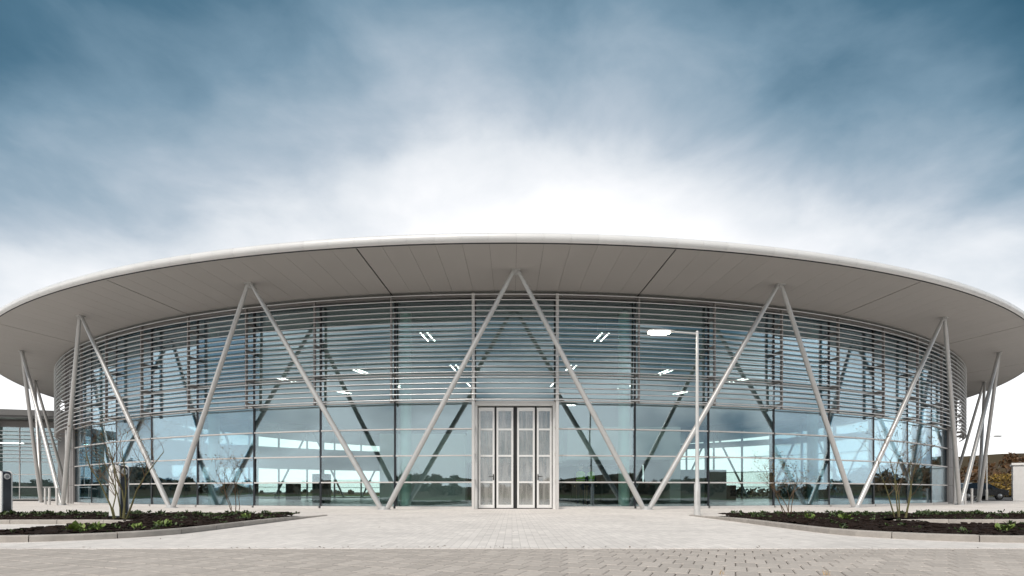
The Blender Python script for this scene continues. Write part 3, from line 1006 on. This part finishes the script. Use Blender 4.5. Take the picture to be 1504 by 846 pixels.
# ------------------------------------------------------------------ street lamps
def street_lamp(label, loc, rz, height, arm, lit=True):
    t = thing('street_lamp', label, 'street lamp', loc, rz, 'street lamps')
    m = MB()
    m.tube([(0, 0, 0), (0, 0, .82), (0, 0, .90), (0, 0, height * .6), (0, 0, height)], [.082, .080, .052, .045, .038], 18)
    build(m, 'pole', M['galv'], t, smooth=True)
    m = MB(); m.cbox(-.035, .035, -.086, -.078, .30, .66, .004); build(m, 'access_door', M['galv'], t)
    m = MB(); m.tube([(0, 0, height), (0, 0, height + .03)], [.045, .04], 14)
    m.tube([(-.02, 0, height - .04), (-arm, 0, height + .01)], [.026, .024], 10)
    build(m, 'arm', M['galv'], t, smooth=True)
    m = MB()
    x0, x1 = -arm + .04, -arm - .70
    sec = [(x0, .03, .025), (x0 - .08, .07, .045), (x0 - .25, .13, .06), (x1 + .12, .135, .055), (x1, .09, .03)]
    vv = []; n = 12
    for x, wy, hz in sec:
        for k in range(n):
            a = 2 * pi * k / n
            vv.append((x, wy * cos(a), height + .01 + (hz if sin(a) > 0 else hz * .55) * sin(a)))
    ff = [(i * n + k, i * n + (k + 1) % n, (i + 1) * n + (k + 1) % n, (i + 1) * n + k) for i in range(len(sec) - 1) for k in range(n)]
    ff += [tuple(range(n)), tuple((len(sec) - 1) * n + k for k in range(n))]
    m.add(vv, ff)
    hd = build(m, 'lamp_head', M['galv'], t, smooth=True)
    m = MB()
    vv = []; sec = [(x0 - .14, .07), (x0 - .22, .11), (x1 + .12, .115), (x1 + .04, .08)]
    for x, wy in sec:
        for k in range(7):
            a = pi + pi * k / 6
            vv.append((x, wy * cos(a), height - .012 + .055 * sin(a) * wy / .11))
    m.add(vv, [(i * 7 + k, i * 7 + k + 1, (i + 1) * 7 + k + 1, (i + 1) * 7 + k) for i in range(3) for k in range(6)] + [tuple(range(7)), tuple(21 + k for k in range(7))])
    build(m, 'lens', M['lamp'] if lit else M['head_light'], hd, smooth=True)
street_lamp('slim grey street lamp with a lit head standing right of the doors', (0.10 + (1024 - 752) * 14.8 / F, 14.8, .004), R(2), 4.93, .66)
street_lamp('distant thin lamp post in front of the autumn trees at the right edge', (0.10 + (1449.5 - 752) * 45 / F, 45, -.03), R(180), 5.25, .5, False)

# ------------------------------------------------------------------ charging posts
def charger(label, loc, rz):
    t = thing('charging_post', label, 'charging post', loc, rz, 'charging posts beside the left bed')
    h = 1.16; w, dpt = .25, .20
    def shell(x0, x1, y0, y1, z0, z1):
        """slab whose top is rounded across x"""
        m = MB(); prof = [(x0, z0), (x1, z0)]
        for k in range(9):
            a = pi * k / 8
            prof.append(((x0 + x1) / 2 + (x1 - x0) / 2 * cos(a), z1 - (x1 - x0) * .32 + (x1 - x0) * .32 * sin(a)))
        n = len(prof); c = .008
        vv = [(x, y0, z) for x, z in prof] + [(x, y1, z) for x, z in prof]
        ff = [tuple(range(n - 1, -1, -1)), tuple(range(n, 2 * n))] + [(k, (k + 1) % n, n + (k + 1) % n, n + k) for k in range(n)]
        m.add(vv, ff); return m
    build(shell(-w / 2, w / 2, -.10, .10, .06, h - .012), 'core_body', M['charger_dark'], t, smooth=True)
    # white cover over the front and the top
    m = MB(); n = 10; r = .12
    build(shell(-w / 2 - .004, w / 2 + .004, -.125, -.095, .06, h), 'front_cover', M['charger_white'], t, smooth=True)
    build(shell(-w / 2 - .004, w / 2 + .004, .095, .125, .06, h), 'back_cover', M['charger_white'], t, smooth=True)
    m = MB(); m.cbox(-w / 2 - .01, w / 2 + .01, -.13, .13, 0, .06, .008); build(m, 'plinth', M['charger_dark'], t)
    for (c_, ax) in (((0, -.126, h - .15), 'y'), ((w / 2 + .001, 0, h - .15), 'x')):
        m = MB()
        d_ = Vector((0, -1, 0)) if ax == 'y' else Vector((1, 0, 0))
        c_ = Vector(c_)
        m.tube([c_ - d_ * .004, c_ + d_ * .014], [.074, .070], 24)
        so = build(m, 'socket_ring', M['charger_white'], t, smooth=True)
        m = MB(); m.tube([c_ + d_ * .013, c_ + d_ * .017], [.045, .043], 20); build(m, 'socket_flap', M['inner_grey'], so, smooth=True)
    m = MB(); m.cbox(w / 2 + .001, w / 2 + .008, -.05, .05, .09, .115, .002); build(m, 'badge', M['charger_white'], t)
g = gp(175, Y=11.9)
charger('white and dark charging post behind the nearest bare shrub', (g.x, g.y, .06), R(-10))
g = gp(5, Y=14.2)
charger('white and dark charging post cut by the left edge of the picture', (g.x, g.y, .02), R(-14))

# ------------------------------------------------------------------ bollards
def bollard(label, u, Y):
    g = gp(u, Y=Y)
    t = thing('bollard', label, 'bollard', (g.x, g.y, .004), 0, 'steel bollards by the building ends')
    m = MB(); m.tube([(0, 0, 0), (0, 0, .80)], .055, 16); build(m, 'post', M['alu'], t, smooth=True)
    m = MB(); m.tube([(0, 0, .80), (0, 0, .815), (0, 0, .83)], [.06, .06, .045], 16); build(m, 'cap', M['alu'], t, smooth=True)
bollard('steel bollard nearest the left pillar, leftmost of three', 66.5, 27.5)
bollard('middle one of three steel bollards at the left end of the building', 72.5, 26.5)
bollard('right one of three steel bollards, close behind a leaning column', 83.5, 26.0)
bollard('left one of two steel bollards at the right end of the building', 1417.5, 28.5)
bollard('right one of two steel bollards at the right end of the building', 1427.5, 29.5)

# ------------------------------------------------------------------ bare shrubs
def shrub(label, u, Y, h, seed, stems, leaves, green=False, lean=0.0):
    rr = random.Random(seed)
    g = gp(u, Y=Y)
    t = thing('bare_shrub', label, 'shrub', (g.x, g.y, .07), 0, 'young multi-stem shrubs')
    twigs = MB(); lv = MB()
    def leafat(p):
        for _ in range(rr.randint(1, 2)):
            a = rr.random() * 2 * pi; L_ = rr.uniform(.02, .045)
            d1 = Vector((cos(a), sin(a), rr.uniform(-.6, .3))).normalized() * L_
            d2 = Vector((-sin(a), cos(a), rr.uniform(-.5, .5))).normalized() * L_ * .45
            lv.add([p, p + d1 * .5 + d2, p + d1, p + d1 * .5 - d2], [(0, 1, 2, 3)])
    def grow(mb_, p, dr, L_, r, depth):
        pts = [p]; rad = [r]
        n = 5
        q = p.copy(); d_ = dr.copy()
        for i in range(n):
            d_ = (d_ + Vector((rr.gauss(0, .15), rr.gauss(0, .15), rr.gauss(.02, .07)))).normalized()
            q = q + d_ * L_ / n
            pts.append(q.copy()); rad.append(r * (1 - .62 * (i + 1) / n))
        mb_.tube(pts, rad, 6 if depth == 0 else 4)
        if depth < 3:
            for _ in range((5, 4, 3)[depth]):
                k = rr.randint(2, n)
                a = rr.random() * 2 * pi
                sd = Vector((cos(a), sin(a), rr.uniform(.1, .7)))
                grow(twigs, pts[k], (d_ * .8 + sd * .75).normalized(), L_ * rr.uniform(.38, .6), rad[k] * .65, depth + 1)
        if depth >= 1 and rr.random() < leaves:
            for k in range(2, n + 1):
                if rr.random() < .7: leafat(pts[k])
    for s in range(stems):
        a = 2 * pi * s / stems + rr.uniform(-.4, .4)
        st = MB()
        o = Vector((cos(a) * rr.uniform(.04, .13), sin(a) * .10, 0))
        grow(st, o, Vector((cos(a) * rr.uniform(.06, .34) + lean, sin(a) * .15, 1)).normalized(), h * rr.uniform(.62, .78), 0.0135 * h / 1.6 * rr.uniform(.8, 1.15), 0)
        build(st, 'stem', M['bark_green'] if green else M['bark'], t, smooth=True)
    build(twigs, 'twigs', M['bark'], t)
    if lv.v: build(lv, 'leaves', M['leaf_shrub'], t, fix=False)
shrub('tall bare shrub with thin crooked stems in front of the white charging post', 177, 11.0, 2.1, 5, 6, .25, True)
shrub('small bare shrub with reddish twigs in the rear of the left bed', 344, 13.5, 1.55, 12, 4, .45)
shrub('small upright shrub nearest the street lamp in the right bed', 1156, 13.8, 1.45, 23, 5, .55)
shrub('largest right-hand shrub with spreading mossy stems in the right bed', 1324, 11.7, 1.9, 31, 5, .35, True)

# ------------------------------------------------------------------ wing at the far left
wing = thing('office_wing', 'low glazed office wing with a flat grey roof at the far left', 'building', (-45, 41.5, 0), R(14))
m = MB(); m.box(-16, 16, -1.9, 14, 6.25, 6.42); m.box(-16.1, 16.1, -2.0, 14, 6.42, 6.86); build(m, 'roof', M['wing_roof'], wing)
m = MB(); m.box(-15.5, 15.5, .25, .5, 5.75, 6.245); build(m, 'lintel', M['pier'], wing)
for i in range(7):
    x = -14.4 + i * 4.8
    m = MB(); m.cbox(x - .30, x + .30, -.2, .4, 0, 6.24, .02); build(m, 'pillar', M['pier'], wing)
    if i < 6:
        f = MB()
        for z in (0.05, 1.0, 2.0, 3.0, 4.4): f.box(x + .31, x + 4.49, .28, .36, z, z + .06)
        for q in (1, 2): f.box(x + .3 + q * 1.4 - .03, x + .3 + q * 1.4 + .03, .281, .40, .05, 5.74)
        fr = build(f, 'window_frame', M['alu'], wing)
        p_ = MB(); p_.box(x + .31, x + 4.49, .32, .335, .08, 5.74); build(p_, 'pane', M['glass'], fr)
        if i < 5:
            for q in range(8):
                l = MB(); l.box(x + .31, x + 4.49, -.05, .08, 3.3 + q * .3, 3.34 + q * .3); build(l, 'louver_blade', M['louver'], wing)
m = MB(); m.box(-15.5, 15.5, 5.5, 5.7, 0, 6.2); m.box(-15.5, 15.5, .5, 5.5, .01, .02); build(m, 'inner_wall', M['inner_grey'], wing)
m = MB()
for x in (-5, -.5, 4, 9): m.box(x, x + 1.5, 2.5, 2.75, 4.6, 4.68)
build(m, 'ceiling_light', M['strip'], wing)

# ------------------------------------------------------------------ white cabin, cars at the far right
cab = thing('white_cabin', 'plain white cabin wall at the right edge beyond the paving', 'cabin', (38.4, 42, -.03), R(-41))
m = MB(); m.box(0, 9, 0, 4, 0, 2.72); build(m, 'wall', M['render_wall'], cab)
m = MB(); m.cbox(-.09, 9.09, -.09, 4.09, 2.722, 2.88, .02); build(m, 'roof', M['white_paint'], cab)
m = MB(); m.box(3.2, 4.2, -.04, -.004, .1, 2.15); dr = build(m, 'door', M['inner_grey'], cab)
m = MB(); m.tube([(3.35, -.05, 1.05), (3.35, -.10, 1.05), (3.50, -.10, 1.05)], .015, 8); build(m, 'handle', M['black'], dr)

def car(label, loc, rz, paint):
    t = thing('parked_car', label, 'car', loc, rz, 'cars parked beyond the right end')
    L_, W_ = 4.4, 1.78
    # body side profile lofted across the width
    prof = [(-2.2, .35), (-2.2, .62), (-2.12, .80), (-1.3, .93), (-.65, 1.34), (-.2, 1.45), (.75, 1.44), (1.55, 1.05), (2.05, .98), (2.2, .75), (2.2, .35)]
    low = [(x, min(z, .96 if -1.4 < x < 1.7 else z)) for x, z in prof]
    m = MB(); n = len(low)
    ys_ = [(-.89, .0), (-.86, .04), (0, .05), (.86, .04), (.89, .0)]
    vv = [(x * (1 - .02 * abs(y) ** 3), y, z + dz_ if z > .5 else z) for y, dz_ in ys_ for x, z in low]
    ff = [(i * n + k, i * n + (k + 1) % n, (i + 1) * n + (k + 1) % n, (i + 1) * n + k) for i in range(4) for k in range(n)]
    ff += [tuple(range(n)), tuple(4 * n + k for k in range(n - 1, -1, -1))]
    m.add(vv, ff); body = build(m, 'body', M[paint], t, smooth=True)
    m = MB()
    top = [(-.66, 1.36), (-.2, 1.46), (.75, 1.455), (1.0, 1.36)]
    g0 = [(-1.32, .96), (-.66, 1.36), (-.2, 1.44), (.75, 1.44), (1.05, 1.33), (1.62, .98)]
    n = len(g0)
    vv = [(x, s * (.80 - (z - .96) * .28), z) for s in (-1, 1) for x, z in g0]
    ff = [(k, (k + 1) % n, n + (k + 1) % n, n + k) for k in range(n)] + [tuple(range(n)), tuple(n + k for k in range(n - 1, -1, -1))]
    m.add(vv, ff); build(m, 'cabin_glass', M['car_glass'], t)
    m = MB()
    vv = [(x, s * (.69 - .02 * abs(x)), z + .012) for s in (-1, 1) for x, z in top]
    n = 4
    vv += [(x, y, z - .04) for x, y, z in vv]
    m.add(vv, [(k, k + 1, n + k + 1, n + k) for k in range(3)] + [(8 + k, 8 + n + k, 8 + n + k + 1, 8 + k + 1) for k in range(3)] + [(k, 8 + k, 8 + k + 1, k + 1) for k in range(3)] + [(4 + k, 5 + k, 13 + k, 12 + k) for k in range(3)])
    for s in (-1, 1):
        for x0_, z0_, x1_, z1_ in ((-1.3, .97, -.64, 1.37), (.1, .97, .1, 1.46), (1.62, .98, 1.0, 1.38)):
            m.tube([(x0_, s * .80, z0_), (x1_, s * .69, z1_)], .035, 6)
    build(m, 'roof', M[paint], t)
    for x in (-1.38, 1.36):
        for s in (-1, 1):
            m = MB(); m.tube([(x, s * .70, .32), (x, s * .91, .32)], [.32, .32], 24); w_ = build(m, 'wheel', M['tyre'], t, smooth=True)
            m = MB(); m.tube([(x, s * .905, .32), (x, s * .918, .32)], [.21, .19], 16); build(m, 'rim', M['rim'], w_, smooth=True)
    for s in (-1, 1):
        m = MB(); m.cbox(-2.215, -2.12, s * .68 - .16, s * .68 + .16, .64, .76, .02); build(m, 'headlight', M['head_light'], t)
        m = MB(); m.cbox(2.13, 2.215, s * .70 - .14, s * .70 + .14, .76, .90, .02); build(m, 'tail_light', M['car_red'], t)
        m = MB(); m.cbox(-.75, -.58, s * .93 - .07, s * .93 + .07, .98, 1.10, .02); build(m, 'mirror', M[paint], t)
car('black hatchback parked beyond the right end of the building', (gp(1432, Y=48).x, 48, -.03), R(180), 'car_paint')
car('dark red car half hidden behind the leaning columns at the right', (gp(1398, Y=55).x, 55, -.03), R(176), 'car_red')

# ------------------------------------------------------------------ far landscape
def wood(name, spots, mname, leaf, n, seed):
    rr = random.Random(seed); m = MB()
    for (x, y, zb, h, w) in spots:
        for _ in range(n):
            # crown: several uneven lobes
            a = rr.random() * 2 * pi; t = rr.random() ** .5
            zz = rr.random()
            rad = w * t * (0.55 + .45 * sin(pi * (0.15 + .8 * zz)))
            c = Vector((x + rad * cos(a), y + rad * sin(a), zb + h * (.08 + .9 * zz * (1 - .25 * t))))
            n1 = Vector((rr.gauss(0, 1), rr.gauss(0, 1), rr.gauss(0, 1))).normalized()
            n2 = n1.orthogonal().normalized(); n3 = n1.cross(n2)
            L_ = leaf * rr.uniform(.5, 1.2)
            m.add([c + n2 * L_, c + n3 * L_ * .7, c - n2 * L_ * .8, c - n3 * L_ * .7], [(0, 1, 2, 3)])
    return kind(build(m, name, M[mname], fix=False), 'stuff')
# hills: a ring of low rises
def hill_h(a, r):
    base = (4.5 if a < 1.6 or a > 4.7 else 3.0) + 3.0 * noise.noise(Vector((cos(a) * 2.2, sin(a) * 2.2, 1.5))) + 2.0 * noise.noise(Vector((cos(a) * 6, sin(a) * 6, 4)))
    if 0.35 < a < 1.3: base += 4.5 * sin(pi * (a - .35) / .95)        # wooded rise at the right of the view
    k = max(0, min(1, (r - 125) / 110))
    return max(0, base) * (1 if abs(a) > .6 and abs(a - 2 * pi) > .5 else .1) * k * k * (3 - 2 * k)
mb = MB(); NA = 120; rs = [125, 150, 175, 200, 235, 300, 420]
vv = []
for r in rs:
    for k in range(NA):
        a = 2 * pi * k / NA
        vv.append((r * sin(a), 20 + r * cos(a), -.04 + hill_h(a, r) * (1.6 if r > 230 else 1)))
ff = [(i * NA + k, i * NA + (k + 1) % NA, (i + 1) * NA + (k + 1) % NA, (i + 1) * NA + k) for i in range(len(rs) - 1) for k in range(NA)]
mb.add(vv, ff)
kind(build(mb, 'hills', M['hill'], smooth=True), 'structure')
sp1, sp2 = [], []
rr = random.Random(77)
for i in range(640):
    a = rr.random() * 2 * pi; r = rr.uniform(135, 215)
    x, y = r * sin(a), 20 + r * cos(a)
    h = rr.uniform(4.0, 7.5) * (.25 if (a < .5 or a > 2 * pi - .6) else .62 if 1.6 < a < 4.7 else 1); w = h * rr.uniform(.35, .5)
    (sp1 if (a < 1.5 or rr.random() < .35) else sp2).append((x, y, hill_h(a, r) - .2, h, w))
wood('autumn_wood', sp1, 'autumn', .55, 130, 5)
wood('dark_wood', sp2, 'wood_dark', .42, 200, 6)
# hedge at the edge of the car park, yellow bush
def bush(name, label, u, Y, h, w, mname, n, leaf):
    g = gp(u, Y=Y); rr = random.Random(int(u))
    t = thing(name, label, 'bush', (g.x, g.y, -.04), 0)
    m = MB()
    for _ in range(n):
        a = rr.random() * 2 * pi; th = rr.random()
        rad = w * (rr.random() ** .45) * (0.6 + .4 * sin(pi * th)) * (1 + .25 * sin(3 * a + 1))
        c = Vector((rad * cos(a), rad * sin(a), h * (.08 + .92 * th * (1 - .35 * (rad / w) ** 2))))
        n1 = Vector((rr.gauss(0, 1), rr.gauss(0, 1), rr.gauss(0, 1))).normalized()
        n2 = n1.orthogonal().normalized(); n3 = n1.cross(n2); L_ = leaf * rr.uniform(.5, 1.2)
        m.add([c + n2 * L_, c + n3 * L_ * .6, c - n2 * L_, c - n3 * L_ * .6], [(0, 1, 2, 3)])
    build(m, 'foliage', M[mname], t, fix=False)
    m = MB()
    for s in range(7):
        a = rr.random() * 6.28
        m.tube([(0.1 * cos(a), .1 * sin(a), 0), (w * .5 * cos(a), w * .5 * sin(a), h * .8)], [.05, .015], 6)
    build(m, 'stems', M['bark'], t)
bush('yellow_bush', 'bright yellow autumn bush beyond the cars at the right', 1470, 66, 2.9, 2.2, 'yellow', 1500, .14)
bush('brown_bush', 'brown leafless bush between the yellow bush and the white cabin', 1490, 72, 2.2, 2.4, 'autumn', 1300, .15)
m = MB(); rr = random.Random(9)
for i in range(7000):
    x = rr.uniform(30, 110); y = 74 + rr.gauss(0, .6)
    c = Vector((x, y, rr.uniform(0, 1.1 + .3 * noise.noise(Vector((x * .5, 0, 0))))))
    n1 = Vector((rr.gauss(0, 1), rr.gauss(0, 1), rr.gauss(0, 1))).normalized(); n2 = n1.orthogonal().normalized(); n3 = n1.cross(n2); L_ = rr.uniform(.1, .22)
    m.add([c + n2 * L_, c + n3 * L_ * .6, c - n2 * L_, c - n3 * L_ * .6], [(0, 1, 2, 3)])
kind(build(m, 'hedge', M['wood_dark'], fix=False), 'stuff')

# ------------------------------------------------------------------ dry grass tips in the nearest joints
def straw(label, u, Y, n, h, seed):
    g = gp(u, Y=Y); rr = random.Random(seed); m = MB()
    for _ in range(n):
        a = rr.uniform(-.7, .7); b = Vector((rr.uniform(-.02, .02), rr.uniform(-.02, .02), -.005))
        L_ = h * rr.uniform(.6, 1); w = .0022
        t1 = b + Vector((sin(a) * L_ * .5, rr.uniform(-.02, .02), L_ * .6)); t2 = t1 + Vector((sin(a) * L_ * .6, rr.uniform(-.02, .02), L_ * .3))
        m.tube([b, t1, t2], [w, w * .8, w * .3], 4)
    o = build(m, 'dry_grass_tuft', M['straw'], None, (g.x, g.y, 0))
    tag(o, label, 'grass tuft', 'dry grass in the road joints')
straw('dry grass tip at the bottom edge below the street lamp', 1060, 4.22, 4, .05, 1)
straw('thicker dry grass tip at the bottom edge right of centre', 1213, 4.18, 9, .045, 2)

# fallen leaves and grit along the joint between plaza and road
m = MB(); rr = random.Random(44)
for _ in range(110):
    x = rr.gauss(-.9, 1.6) if rr.random() < .7 else rr.uniform(-5.5, 5.5)
    y = FRONT + abs(rr.gauss(0.02, .10)) if rr.random() < .75 else rr.uniform(4.2, 12)
    L_ = rr.uniform(.006, .022); a = rr.random() * 6.3
    u1 = Vector((cos(a), sin(a), rr.uniform(-.2, .4))) * L_; u2 = Vector((-sin(a), cos(a), rr.uniform(-.2, .4))) * L_ * .5
    c = Vector((x, y, .004 + L_ * .5))
    m.add([c - u1, c + u2, c + u1, c - u2], [(0, 1, 2, 3)])
kind(build(m, 'leaf_litter', M['autumn'], fix=False), 'stuff')
